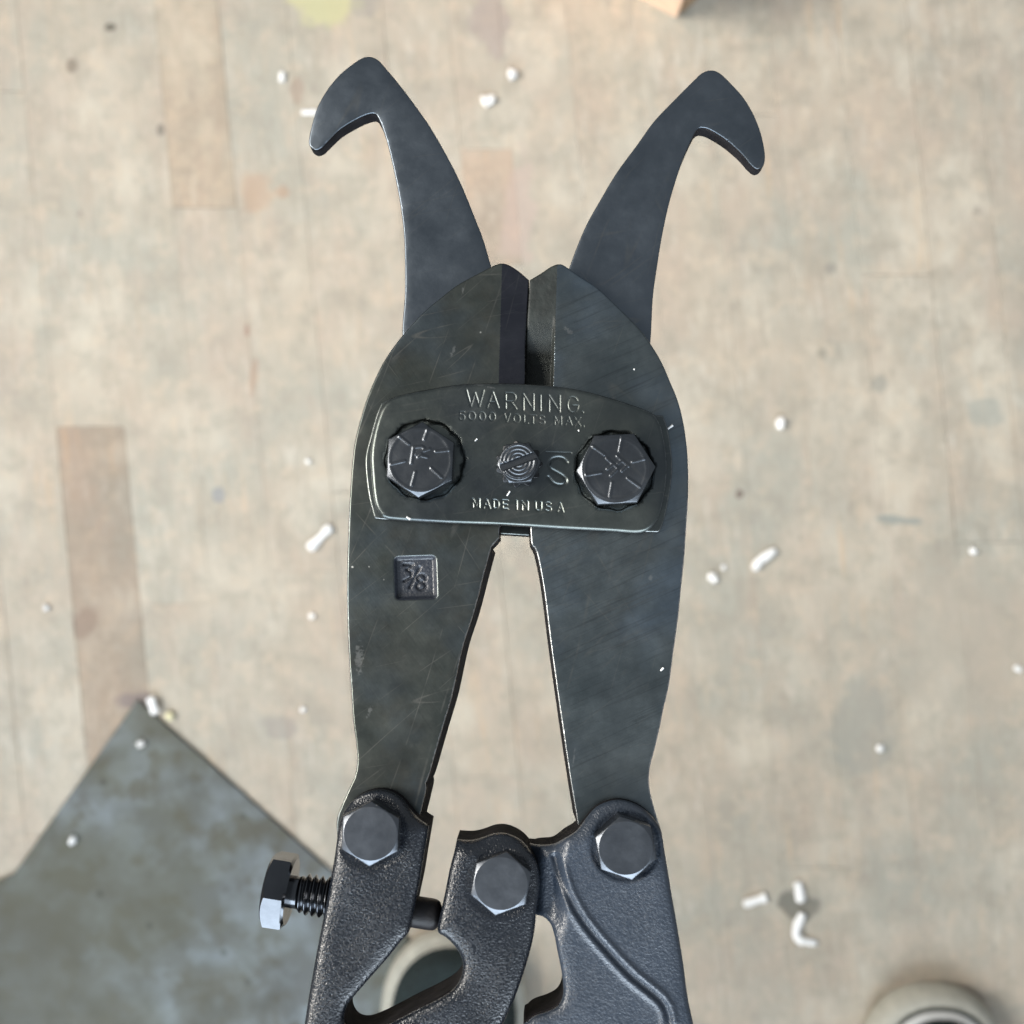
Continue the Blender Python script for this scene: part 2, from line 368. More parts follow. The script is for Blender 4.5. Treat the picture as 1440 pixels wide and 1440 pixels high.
def sdf(P, Q):
    d = segdist(P, Q, np.roll(Q, -1, 0)); return np.where(inside(P, Q), d, -d)
def polydist(P, L):
    L = np.asarray(L, float); return segdist(P, L[:-1], L[1:])

def normals_out(Q):
    T = np.roll(Q, -1, 0) - np.roll(Q, 1, 0); T /= np.linalg.norm(T, axis=1)[:, None] + 1e-12
    n = np.stack([T[:, 1], -T[:, 0]], 1)
    if not inside((Q - n * 0.5)[:1], Q)[0]: n = -n
    return n

def relief(name, outline, top, bottom, r, parent, mats, feat=None, res=6.0, zones=(), curves=(), draft=None, matfn=None, sharp=None, wearfn=None, wall=True, step=4.0, rings=(0.12, 0.3, 0.55, 0.8, 1.0), **props):
    """a solid with the traced outline; its face is a height field (mm), its rim rolled over with radius r (px)"""
    Q = spline(outline, step) if step else np.array(outline, float)[:, :2]
    n = len(Q); nr = normals_out(Q)
    pts = [Q]
    for k in rings:
        R_ = Q - nr * r * k
        s = sdf(R_, Q); pts.append(R_[np.abs(s - r * k) < 0.12 * r * k + 0.05])
    x0, y0 = Q.min(0); x1, y1 = Q.max(0)
    gx, gy = np.meshgrid(np.arange(x0, x1, res), np.arange(y0, y1, res)); g = np.stack([gx.ravel(), gy.ravel()], 1)
    g += np.random.RandomState(1).uniform(-0.2, 0.2, g.shape) * res
    for (a, b_, c_, d_, rs) in zones:
        g = g[~((g[:, 0] > a) & (g[:, 0] < c_) & (g[:, 1] > b_) & (g[:, 1] < d_))]
    allg = [g]
    for (a, b_, c_, d_, rs) in zones:
        gx, gy = np.meshgrid(np.arange(a, c_, rs), np.arange(b_, d_, rs)); z = np.stack([gx.ravel(), gy.ravel()], 1)
        z += np.random.RandomState(2).uniform(-0.12, 0.12, z.shape) * rs
        allg.append(z)
    g = np.concatenate(allg)
    s = sdf(g, Q); g = g[s > r * 1.15]
    cc = []
    for c_ in curves:
        c_ = np.asarray(c_, float); nn = normals_out(c_)
        for o_ in (-0.9, -0.3, 0.3, 0.9): cc.append(c_ + nn * o_)
    if cc:
        cc = np.concatenate(cc); g = g[segdist(g, cc, cc + 1e-4) > 1.0] if len(cc) < 3000 else g
        s = sdf(cc, Q); pts.append(cc[s > r * 0.3])
    P = np.concatenate(pts + [g])
    vs, es, fs, ov, oe, of = delaunay_2d_cdt([Vector(p) for p in P], [(i, (i + 1) % n) for i in range(n)], [list(range(n))], 1, 1e-4)
    P2 = np.array([tuple(v) for v in vs])
    s = np.maximum(sdf(P2, Q), 0); s[[i for i, o_ in enumerate(ov) if o_ and min(o_) < n]] = 0
    t_ = np.clip(1 - s / r, 0, 1)
    w = top - r * PX * 1000 * (1 - np.sqrt(np.clip(1 - t_ ** 2, 0, 1)))
    if feat is not None: w = w + feat(P2, s)
    L = at(P2[:, 0], P2[:, 1], w / 1000)
    # boundary order
    idx = {}
    for i, o_ in enumerate(ov):
        for k in o_:
            if k < n: idx[k] = i
    ring = [idx[k] for k in range(n) if k in idx]
    verts = [tuple(v) for v in L]; faces = []
    for f in fs:
        if len(set(f)) < 3: continue
        a, b_, c_ = (L[f[0]][:2], L[f[1]][:2], L[f[2]][:2])
        cr = (b_[0] - a[0]) * (c_[1] - a[1]) - (b_[1] - a[1]) * (c_[0] - a[0])
        faces.append(list(f) if cr > 0 else list(f)[::-1])
    ntop = len(faces)
    Lr = L[ring][:, :2]; ar = 0.5 * np.sum(Lr[:, 0] * np.roll(Lr[:, 1], -1) - np.roll(Lr[:, 0], -1) * Lr[:, 1])
    nro = np.stack([nr[:, 0], -nr[:, 1]], 1)
    dm = np.zeros(n) if draft is None else np.array([draft(*p) for p in Q])
    m_ = len(ring)
    levels = [0.15, 0.5, 1.0]; prev = ring
    for lv in levels:
        base = len(verts)
        for k in range(m_):
            kk = k
            z = L[ring[k]][2] * (1 - lv) + bottom / 1000 * lv
            q_ = Lr[k] + nro[kk % n] * dm[kk % n] * PX * lv
            verts.append((q_[0], q_[1], z))
        for k in range(m_):
            a, b_ = prev[k], prev[(k + 1) % m_]; c_, d_ = base + (k + 1) % m_, base + k
            faces.append([b_, a, d_, c_] if ar > 0 else [a, b_, c_, d_])
        prev = list(range(base, base + m_))
    nwall = len(faces)
    base = len(verts)
    for k in prev: verts.append(verts[k])
    cap = list(range(base, base + m_))
    faces.append(cap[::-1] if ar > 0 else cap)
    me = bpy.data.meshes.new(name); me.from_pydata(verts, [], faces); me.update()
    at_ = me.attributes.new('edge', 'FLOAT', 'POINT')
    e = np.full(len(verts), 60.0); e[:len(L)] = np.minimum(s + (0 if wearfn is None else wearfn(P2)), 60.0); at_.data.foreach_set('value', e)
    me.polygons.foreach_set('use_smooth', [True] * len(me.polygons))
    if sharp: me.set_sharp_from_angle(angle=math.radians(sharp))
    mats = tuple(mats)
    if wall: mats = mats + (M['wall'],)
    mi = np.zeros(len(me.polygons), int)
    if wall: mi[ntop:] = len(mats) - 1
    if matfn is not None:
        for i in range(ntop):
            c_ = P2[faces[i]].mean(0); mi[i] = matfn(c_[0], c_[1])
    me.polygons.foreach_set('material_index', mi)
    bm = bmesh.new(); bm.from_mesh(me); bmesh.ops.triangulate(bm, faces=[f for f in bm.faces if len(f.verts) > 4]); bm.to_mesh(me); bm.free()
    return add(name, me, parent, mats, **props)

# ------------------------------------------------------------------ the floor
floor = empty('floor', (0, 0, 0)); floor['kind'] = 'structure'
slope = 0.0935                                   # boards lean like this in the picture
edges = [-215, -120, -2, 94.6, 190, 288, 378, 474, 608, 700, 772, 866, 960, 1058, 1150, 1247, 1345, 1440, 1540, 1640, 1740]
ends = {3: [(-700, .97), (602, .0), (1560, 1)]}
def px_board(x769, y): return x769 + slope * (y - 769)
boards = []
for i in range(len(edges) - 1):
    if i == 3: cuts = [-500, 600, 1180, 1900]
    elif i == 8: cuts = [-500, 330, 1092, 1900]
    elif i == 5: cuts = [-500, 292, 1500, 1900]
    elif i == 9: cuts = [-500, 210, 372, 1900]
    else:
        a = rnd.uniform(-300, 500); cuts = [-500, a, a + rnd.uniform(900, 1300), 1900]
    for j in range(len(cuts) - 1): boards.append((i, edges[i], edges[i + 1], cuts[j], cuts[j + 1]))
for (i, xa, xb, ya, yb) in boards:
    g = rnd.choice((0.05, 0.12, 0.25, 0.4))
    c4 = [fl(px_board(xa + g, ya + g), ya + g), fl(px_board(xb - g, ya + g), ya + g), fl(px_board(xb - g, yb - g), yb - g), fl(px_board(xa + g, yb - g), yb - g)]
    ce = sum(c4, Vector()) / 4
    bm = bmesh.new(); dz = rnd.uniform(-0.0002, 0.0002)
    tv = [bm.verts.new((p.x - ce.x, p.y - ce.y, dz)) for p in c4]
    lv = [bm.verts.new((p.x - ce.x + (0.0004 if k in (1, 2) else -0.0004) * -1, p.y - ce.y, dz - 0.0005)) for k, p in enumerate(c4)]
    lv2 = [bm.verts.new((p.x - ce.x, p.y - ce.y, -0.019)) for p in c4]
    inner = [bm.verts.new((v.co.x * 0.992, v.co.y * 0.999, dz)) for v in tv]
    for v, l_ in zip(tv, lv): v.co.z = dz - 0.00012
    for v in lv: bm.verts.remove(v)
    bm.faces.new(inner[::-1])
    for k in range(4):
        bm.faces.new([tv[k], tv[(k + 1) % 4], inner[(k + 1) % 4], inner[k]][::-1])
        bm.faces.new([tv[k], lv2[k], lv2[(k + 1) % 4], tv[(k + 1) % 4]][::-1])
    bm.faces.new(lv2); bmesh.ops.recalc_face_normals(bm, faces=bm.faces)
    o = from_bm('plank', bm, floor, (M['floor'],)); o.location = ce
    s_ = rnd.uniform(0.985, 1.012); t_ = rnd.uniform(-0.006, 0.006)
    col = (s_ + t_, s_, s_ - t_ * 1.2, 1)
    if i == 3 and ya == 600: col = (0.80, 0.735, 0.70, 1); o['label'] = 'darker brown floor board with a squared end'
    if i == 5 and ya == -500: col = (0.95, 0.89, 0.84, 1)
    if i == 9 and ya == 210: col = (0.97, 0.87, 0.83, 1)
    o.color = col
bm = bmesh.new(); a = 1.1
bm.faces.new([bm.verts.new(p) for p in ((-a, -a, -0.03), (a, -a, -0.03), (a, a, -0.03), (-a, a, -0.03))])
sub = from_bm('subfloor', bm, floor, (plain('dark_subfloor', (0.10, 0.08, 0.06), 0.9),))

# ------------------------------------------------------------------ sheet steel at the lower left
sheet = empty('steel_sheet', fl(160, 1300), label='mottled grey steel sheet lying on the floor with one pointed corner', category='metal sheet')
poly = [(193, 984), (19, 1229), (-230, 1330), (-300, 1900), (420, 2060), (880, 1592)]
bm = bmesh.new(); c0 = fl(160, 1300)
pl = [fl(x, y, 0.0023) - c0 for x, y in poly]
tv = [bm.verts.new(p) for p in pl]; bv = [bm.verts.new((p.x, p.y, 0.0003)) for p in pl]
bm.faces.new(tv); bm.faces.new(bv[::-1])
for k in range(len(tv)): bm.faces.new([tv[k], bv[k], bv[(k + 1) % len(tv)], tv[(k + 1) % len(tv)]])
bmesh.ops.recalc_face_normals(bm, faces=bm.faces)
bmesh.ops.bevel(bm, geom=[e for e in bm.edges], offset=0.0005, segments=2, affect='EDGES')
o = from_bm('sheet_body', bm, sheet, (M['sheet'],), smooth=30)

# ------------------------------------------------------------------ cardboard box at the top edge
p0 = fl(951, 26); dA = (fl(903, 0) - p0).normalized(); dB = Vector((-dA.y, dA.x, 0)) * 1
dB = (fl(990, -8) - p0).normalized()
box = empty('cardboard_box', p0, label='corner of a pale orange cardboard box at the top edge of the picture', category='box')
def slab(name, a, b, th, h, z0, m_, parent):
    """an upright panel from a to b (local), thickness th inward"""
    d = (b - a).normalized(); nn = Vector((-d.y, d.x, 0)) * th
    bm = bmesh.new(); vs = []
    for z in (z0, z0 + h):
        for p in (a, b, b + nn, a + nn): vs.append(bm.verts.new((p.x, p.y, z)))
    for f in ((0, 1, 5, 4), (1, 2, 6, 5), (2, 3, 7, 6), (3, 0, 4, 7), (4, 5, 6, 7), (3, 2, 1, 0)): bm.faces.new([vs[i] for i in f])
    bmesh.ops.recalc_face_normals(bm, faces=bm.faces)
    bmesh.ops.bevel(bm, geom=list(bm.edges), offset=0.0006, segments=2, affect='EDGES')
    return from_bm(name, bm, parent, (m_,), smooth=35)
Z3 = Vector((0, 0, 0))
A1, B1 = dA * 0.16, dB * 0.14
slab('side_panel', A1, Z3, 0.004, 0.07, 0.0003, M['card'], box)
slab('side_panel', Z3 + dB * 0.0045, B1, 0.004, 0.07, 0.0003, M['card_shaded'], box, )
slab('side_panel', B1, A1 + B1, 0.004, 0.07, 0.0003, M['card'], box)
slab('side_panel', A1 + B1, A1, 0.004, 0.07, 0.0003, M['card'], box)
bm = bmesh.new(); vs = [bm.verts.new((p.x, p.y, z)) for z in (0.0705, 0.0735) for p in (Z3, B1, A1 + B1, A1)]
for f in ((0, 1, 5, 4), (1, 2, 6, 5), (2, 3, 7, 6), (3, 0, 4, 7), (4, 5, 6, 7), (3, 2, 1, 0)): bm.faces.new([vs[i] for i in f])
bmesh.ops.recalc_face_normals(bm, faces=bm.faces)
from_bm('lid', bm, box, (M['card'],))

# ------------------------------------------------------------------ crumbs of white plastic swarf
def tube_bm(bm, path, rad, seg=10, wob=0.12, seed=0):
    rr = random.Random(seed); P = [Vector(p) for p in path]; rings = []
    n = len(P)
    for i, p in enumerate(P):
        t = (P[min(i + 1, n - 1)] - P[max(i - 1, 0)]).normalized()
        u = t.cross(Vector((0, 0, 1)));  u = u.normalized() if u.length > 1e-6 else Vector((1, 0, 0)); v = u.cross(t)
        k = 1.0
        rr_ = rad * k * (1 + rr.uniform(-wob, wob))
        rings.append([bm.verts.new(p + (u * math.cos(a) + v * math.sin(a)) * rr_) for a in [2 * math.pi * j / seg for j in range(seg)]])
    ca = bm.verts.new(P[0] - (P[1] - P[0]).normalized() * rad * 0.45); cb = bm.verts.new(P[-1] + (P[-1] - P[-2]).normalized() * rad * 0.45)
    for a, b in zip(rings, rings[1:]):
        for j in range(seg): bm.faces.new([a[j], a[(j + 1) % seg], b[(j + 1) % seg], b[j]])
    for j in range(seg):
        bm.faces.new([ca, rings[0][(j + 1) % seg], rings[0][j]]); bm.faces.new([cb, rings[-1][j], rings[-1][(j + 1) % seg]])
    bmesh.ops.recalc_face_normals(bm, faces=bm.faces)
def crumb(pts, rad_px, label, base_z=0.0, m_='swarf', seed=0):
    k = HC / F; rad = rad_px * k
    c0 = fl(*pts[0], base_z)
    path = []
    for (a, b) in zip(pts, pts[1:]):
        for t in (0, 0.33, 0.66): path.append(fl(a[0] + (b[0] - a[0]) * t, a[1] + (b[1] - a[1]) * t, base_z + rad) - c0)
    path.append(fl(*pts[-1], base_z + rad) - c0)
    bm = bmesh.new(); tube_bm(bm, path, rad, seed=seed, wob=0.28)
    o = from_bm('plastic_crumb', bm, None, (M[m_],), smooth=60, label=label, category='plastic crumb', group='white plastic crumbs scattered on the floor')
    o.location = c0; o.scale = (1, 1, 0.6)
crumb([(717, 103), (725, 102)], 7.5, 'round white crumb on the floor between the two hook tips, the upper of two')
crumb([(680, 142), (688, 138), (693, 141)], 7, 'lumpy white crumb on the floor between the hooks, the lower of two', seed=2)
crumb([(397, 101), (396, 113)], 4.5, 'small upright white crumb left of the left hook near the top', seed=3)
crumb([(425, 157), (447, 157)], 4.5, 'short white crumb half hidden behind the left hook tip', seed=4)
crumb([(1095, 594), (1101, 595)], 7.5, 'round bright white crumb on the floor right of the cover plate', seed=5)
crumb([(435, 771), (449, 757), (464, 741)], 6, 'long straight white crumb on the floor left of the stamped jaw', seed=6)
crumb([(1062, 800), (1068, 789), (1090, 774)], 6.5, 'long bent white crumb on the floor right of the right jaw', seed=7)
crumb([(999, 808), (1007, 817)], 5.5, 'small white crumb just below and left of the long bent one', seed=8)
crumb([(1048, 1272), (1077, 1263)], 6.5, 'short straight white rod lying left of the hooked white crumb', seed=9)
crumb([(1122, 1242), (1124, 1248), (1127, 1268)], 6, 'white crumb lying on the dark smear, above the hooked one', seed=10)
crumb([(1129, 1286), (1121, 1305), (1120, 1318), (1128, 1324), (1148, 1327)], 5.8, 'hooked white crumb shaped like a letter L near the lower right', seed=11)
crumb([(1235, 1052), (1242, 1053)], 5, 'tiny white crumb alone on the floor above the right sneaker', seed=12)
crumb([(1367, 777), (1371, 773)], 5, 'faint small crumb near the right edge of the picture', seed=13)
crumb([(436, 864), (440, 868)], 4, 'tiny crumb on the floor left of the waist of the stamped jaw', seed=14)
crumb([(62, 854), (67, 855)], 4.5, 'tiny pale crumb near the left edge beside the brown board', seed=15)
crumb([(431, 647), (435, 650)], 3.6, 'faint tiny crumb on the floor left of the left jaw pivot bolt', seed=16)
crumb([(425, 996), (427, 1000)], 3.6, 'tiny pale crumb on the floor above the threaded adjusting screw', seed=17)
crumb([(1017, 795), (1019, 800)], 3.0, 'thin faint crumb between the right jaw and the long bent crumb', seed=18)
crumb([(1428, 938), (1436, 943)], 3.6, 'faint crumb at the right edge halfway down', seed=19)
crumb([(211, 982), (218, 1003)], 5.5, 'long pale crumb standing over the pointed corner of the steel sheet', 0.0024, seed=20)
crumb([(236, 1012), (240, 1003)], 6, 'yellowish crumb beside the pointed corner of the steel sheet', 0.0, 'swarf_yellow', 21)
crumb([(196, 1044), (198, 1049)], 5.5, 'round white crumb on the steel sheet below its pointed corner', 0.0024, seed=22)
crumb([(99, 1181), (104, 1184)], 6, 'round white crumb on the steel sheet near its left edge', 0.0024, seed=23)

# ------------------------------------------------------------------ the two sneakers
def sneaker(cx_px, top_px, label, half=0.0505, ks=1.0, kz=0.62, two_tone=True):
    k = (HC - 0.02) / F
    root = empty('sneaker', ((cx_px - 720) * k, 0, 0), label=label, category='shoe', group='the two sneakers at the lower edge')
    ytop = -(top_px - 720) * k
    root.location.y = ytop
    Lg = 0.285
    def ring(inset, z, seg=72):
        out = []
        for j in range(seg):
            a = 2 * math.pi * j / seg; c_, s_ = math.cos(a), math.sin(a)
            if s_ >= 0:   # toe
                x = (half - inset * ks) * math.copysign(abs(c_) ** 0.88, c_); y = -0.058 + (0.058 - inset * ks) * s_ ** 0.92
            else:
                t = -s_; wd = half * (1 - 0.22 * min(1, t * 1.1)) - inset * ks
                x = wd * math.copysign(abs(c_) ** 0.55, c_); y = -0.058 - (Lg - 0.058 - inset) * t ** 0.9
            out.append((x, y, z * kz))
        return out
    def loft(name, prof, m_, cap=False, capb=False):
        bm = bmesh.new(); rs = [[bm.verts.new(p) for p in ring(i, z)] for i, z in prof]
        for a, b in zip(rs, rs[1:]):
            for j in range(len(a)): bm.faces.new([a[j], a[(j + 1) % len(a)], b[(j + 1) % len(a)], b[j]])
        if cap: bm.faces.new(rs[-1])
        if capb: bm.faces.new(rs[0][::-1])
        bmesh.ops.recalc_face_normals(bm, faces=bm.faces)
        return from_bm(name, bm, root, (M[m_],), smooth=50)
    loft('rubber_sole', [(0.004, 0.0005), (0.0015, 0.003), (0.0, 0.008), (0.0, 0.014), (0.0015, 0.021), (0.0045, 0.0255), (0.0075, 0.0275), (0.0105, 0.0278), (0.0115, 0.024)], 'sole', capb=True)
    loft('dark_line', [(0.0095, 0.024), (0.0095, 0.0284), (0.0125, 0.0288), (0.0130, 0.026)], 'stripe' if two_tone else 'sole')
    loft('foxing_strip', [(0.0118, 0.026), (0.0120, 0.0300), (0.0135, 0.0318), (0.0160, 0.0322), (0.0180, 0.0300)], 'rand' if two_tone else 'sole')
    loft('upper', [(0.0150, 0.022), (0.0165, 0.033), (0.0185, 0.040), (0.022, 0.046), (0.028, 0.051), (0.036, 0.054), (0.046, 0.0555)], 'canvas', cap=True)
    for q_ in range(5):
        y = -0.072 - q_ * 0.016
        bm = bmesh.new(); zz = 0.0555 * (kz - 1)
        tube_bm(bm, [(-0.024, y - 0.004, 0.0525 + zz), (-0.012, y - 0.001, 0.0572 + zz), (0, y, 0.0582 + zz), (0.012, y + 0.001, 0.0572 + zz), (0.024, y + 0.004, 0.0525 + zz)], 0.0022, wob=0.03)
        from_bm('lace', bm, root, (M['lace'],), smooth=60)
    # unseen trouser leg, added below the frame to cast shadow around the shoe
    bm = bmesh.new(); rs_ = []
    for z, r_, yy in ((0.05, 0.066, -0.225), (0.075, 0.072, -0.225), (0.20, 0.066, -0.222), (0.36, 0.072, -0.215), (0.48, 0.078, -0.205), (0.52, 0.070, -0.20)):
        rs_.append([bm.verts.new((r_ * math.cos(a) * (1 + 0.03 * math.sin(3 * a + z * 40)), yy + r_ * 0.95 * math.sin(a), z)) for a in [2 * math.pi * j / 28 for j in range(28)]])
    for a, b in zip(rs_, rs_[1:]):
        for j in range(28): bm.faces.new([a[j], a[(j + 1) % 28], b[(j + 1) % 28], b[j]])
    bm.faces.new(rs_[-1]); bmesh.ops.recalc_face_normals(bm, faces=bm.faces)
    from_bm('unseen_trouser_leg', bm, root, (M['denim'],), smooth=60)
    return root
sneaker(638, 1316, 'dark green sneaker with cream rubber edge seen through the gap in the handles', ks=0.48, two_tone=False)
sneaker(1318, 1392, 'dark sneaker with cream and white rubber edge at the lower right corner', kz=0.9)

# ------------------------------------------------------------------ the bolt cutter
cut = empty('bolt_cutter', O, label='black steel bolt cutter head with two curved hooks, held over the floor', category='bolt cutter')
cut.matrix_world = Matrix((( U.x, V.x, N.x, O.x), (U.y, V.y, N.y, O.y), (U.z, V.z, N.z, O.z), (0, 0, 0, 1)))

# hooks behind the jaws
hookL = [(690.75, 375), (680, 338), (670, 312), (651, 265), (632, 226), (607, 182), (585, 150), (560, 117), (541, 94.5), (531, 84), (520, 80), (509, 82), (495, 91), (477, 106), (460, 127), (447, 150), (439, 175), (434.8, 195), (436, 206), (444, 211), (452, 208), (460, 200), (477, 183), (500, 168.5), (517, 161), (527, 160), (532, 166), (538, 180), (547, 210), (557, 255), (564, 295), (568.5, 340), (569.5, 410), (566, 475), (575, 560), (640, 560), (705, 500), (706, 430)]
hookR = [(800, 378), (822, 322), (845, 280), (867.5, 242.5), (895, 205), (920, 170.5), (950, 139), (974, 115), (987, 103), (1000, 99), (1012, 103), (1027, 117), (1045, 137), (1060, 162), (1070.5, 190), (1075.5, 217), (1073.5, 233), (1065, 238), (1056, 232), (1042, 215.5), (1022, 197.5), (1001, 184), (990, 180), (982, 181), (975, 191), (962, 220), (950, 255), (940, 290), (931, 332), (924, 375), (918, 420), (914.5, 482), (905, 560), (840, 560), (785, 500), (784, 430)]
def hook_feat(tip):
    def f(P, s):
        d = np.hypot(P[:, 0] - tip[0], P[:, 1] - tip[1])
        return -0.9 * np.clip(1 - d / 90, 0, 1) ** 2 - 0.16 * np.clip(1 - s / 14, 0, 1) ** 2
    return f
relief('hook', hookL, -3.2, -7.6, 2.0, cut, (M['hook'],), feat=hook_feat((440, 205)), res=7, label='left curved hook')
relief('hook', hookR, -3.2, -7.6, 2.0, cut, (M['hook'],), feat=hook_feat((1070, 230)), res=7, label='right curved hook with a rubbed tip')

# jaws
jawL = [(744, 394, 1), (730, 382), (716, 373), (706, 370.5), (697, 372.5), (680, 381), (645, 400), (620, 419), (595, 440), (572, 465), (552, 490), (535, 517.5), (517.5, 557), (507, 590), (499, 622), (495, 657), (492, 700), (489.5, 758), (488, 817), (488.5, 870), (490.5, 920), (493, 958), (496.7, 1012), (500.5, 1042), (502.5, 1070), (499, 1091), (490.5, 1110), (480, 1134), (474, 1152), (474, 1172), (478, 1192), (492, 1212), (520, 1222), (556, 1212), (576, 1190), (588, 1157, 1),
        (595, 1129), (599.5, 1108), (598.5, 1101), (603, 1091), (621.5, 1027), (636, 978), (651, 910), (667, 860), (681, 806), (691, 769, 1), (702.5, 756, 1), (703, 741), (712, 680), (736, 560), (739, 480)]
jawR = [(745, 394, 1), (760, 385), (776, 374.5), (788, 371.5), (797, 376), (812.5, 387), (840, 405), (862.5, 426), (885, 448), (900, 464), (915, 484), (930, 509), (942.5, 537.5), (952.5, 562), (960, 590), (965, 622), (967.5, 657), (967.5, 700), (965, 740), (962.6, 778), (958, 824), (953.4, 870), (947, 915), (941, 961), (934, 992), (926.7, 1027), (920.6, 1053), (915, 1073), (912.5, 1091), (913, 1106), (916, 1121.7), (921, 1140), (930, 1175), (925, 1215), (890, 1236), (850, 1220), (830, 1190), (812, 1159, 1),
        (800, 1085), (789, 1011), (775, 912), (764, 826), (754, 776), (747.5, 766), (745.5, 745), (743, 690), (737.5, 560), (740, 480)]
def rbox(P, cx, cy, hx, hy, rr):
    q_ = np.abs(P - np.array([cx, cy])) - np.array([hx - rr, hy - rr])
    return np.hypot(np.maximum(q_[:, 0], 0), np.maximum(q_[:, 1], 0)) + np.minimum(q_.max(1), 0) - rr
three = [(568, 794), (580, 794), (572, 801), (579, 805), (578, 812), (568, 817)]
slash = [(590, 798), (576, 826)]
e8 = [(593 + 5.5 * math.sin(t), 813 - 5 * math.cos(t)) for t in np.linspace(0, 2 * math.pi, 13)]
e8b = [(592.5 + 6.2 * math.sin(t), 824 - 5.5 * math.cos(t)) for t in np.linspace(0, 2 * math.pi, 13)]
def stamp_d(P):
    a = math.radians(2); c_ = np.array([584.5, 812.5]); q_ = P - c_
    q_ = np.stack([q_[:, 0] * math.cos(a) - q_[:, 1] * math.sin(a), q_[:, 0] * math.sin(a) + q_[:, 1] * math.cos(a)], 1)
    return rbox(q_, 0, 0, 31, 32, 8)
def smooth(x): x = np.clip(x, 0, 1); return x * x * (3 - 2 * x)
def jawL_feat(P, s):
    x, y = P[:, 0], P[:, 1]
    xr = 706 - (y - 370) * 0.028
    w = -0.75 * np.clip((x - xr) / 35, 0, 1) * (y < 600)
    d = stamp_d(P)
    w = w - 1.1 * smooth(-d / 7.0)
    near = d < -4
    if near.any():
        Q = P[near]; g = np.full(len(Q), 99.0)
        for pl_ in (three, slash, e8, e8b): g = np.minimum(g, polydist(Q, pl_))
        rs = np.random.RandomState(4).uniform(-1, 1, len(Q))
        w[near] += -0.5 * np.exp(-(g / 1.8) ** 2) + 0.02 * rs
    return w
def jawR_feat(P, s):
    x, y = P[:, 0], P[:, 1]
    xr = 783.5 - (y - 371) * 0.028
    w = -0.45 * np.clip((xr - x) / 38, 0, 1) * (y < 600)
    return w - 4.5 * smooth((xr - 1.0 - x) / 2.5) * smooth((y - 436) / 105) * (y < 600)  # pocket sunk into the lower facet to deepen its shade
relief('jaw', jawL, 0.0, -10.5, 2.4, cut, (M['jaw_left'], M['stamp'], M['facet']), feat=jawL_feat, res=8, zones=((546, 774, 623, 851, 1.3),),
       curves=(np.array([(706 - (y - 370) * 0.028, y) for y in range(376, 560, 4)] + [(705.5 - (y - 370) * 0.028, y) for y in range(556, 374, -4)]),),
       draft=lambda x, y: 4.5 if (x > 560 and 770 < y < 1158) else (2.0 if y > 500 and x < 520 else 0),
       matfn=lambda x, y: 1 if (553 < x < 616 and 780 < y < 845 and stamp_d(np.array([[x, y]]))[0] < -1) else (2 if y < 560 and x > 706 - (y - 370) * 0.028 else 0), wearfn=lambda P: 5.0 * ((P[:, 1] < 700) & (np.abs(P[:, 0] - 742) > 12)) + 1.3 * (P[:, 1] < 560) + 0.9 * (P[:, 0] < 560), label='left jaw with a square 3/8 stamp')
relief('jaw', jawR, 0.0, -10.5, 2.4, cut, (M['jaw_right'], M['cut_shade']), feat=jawR_feat, res=8, zones=((738, 430, 786, 562, 1.6),),
       curves=(np.array([(783.5 - (y - 371) * 0.028, y) for y in range(376, 560, 4)] + [(783 - (y - 371) * 0.028, y) for y in range(556, 374, -4)]),),
       matfn=lambda x, y: 1 if (x < 783.5 - (y - 371) * 0.028 and y < 560) else 0, draft=lambda x, y: 3.0 if (x < 815 and 770 < y < 1158) else (2.0 if y > 500 else 0), wearfn=lambda P: 5.0 * ((P[:, 1] < 700) & (np.abs(P[:, 0] - 742) > 12)) + 1.3 * (P[:, 1] < 560), label='right jaw with diagonal grinding marks')

# plates
flange = [(526.7, 729, 1), (519, 699), (514.5, 664), (514.5, 640), (521, 613), (528.6, 586), (536, 567, 1), (548, 561), (567.5, 555), (597, 549), (635, 543), (667, 540.5), (713, 540), (740, 541.5), (778, 545), (817, 551), (855, 561), (894.5, 573.5), (920, 583), (932, 584.5, 1), (938, 600), (943, 627), (945.5, 656), (943, 685), (937, 718), (929, 745), (923, 748.5, 1), (894.5, 747.5), (855.6, 745), (797, 742), (739, 738.5), (694, 736), (616, 733), (548, 731)]
coverp = [(546, 730), (536, 724), (528.6, 713), (524.7, 695), (522, 666), (521, 640), (524.5, 613), (532.5, 584), (541, 568), (552, 560), (567.5, 554.5), (597, 548.5), (635.6, 542), (666.7, 539.5), (713, 539), (739, 540), (778, 543), (817, 549), (855.6, 559), (894.5, 571.5), (915, 580), (924, 588), (930, 602), (935.5, 627), (938, 656), (936, 685), (930, 716), (923, 734), (912, 745), (895, 749.5), (855.6, 747), (797, 744), (739, 740.5), (694, 738), (616, 735)]
relief('base_plate', flange, 1.1, 0.002, 2.2, cut, (M['plate'],), res=10)
relief('back_plate', [(x, y + 13 if y > 650 else y + 8) for x, y, *_ in coverp], -10.7, -14.5, 3, cut, (M['plate'],), res=14)

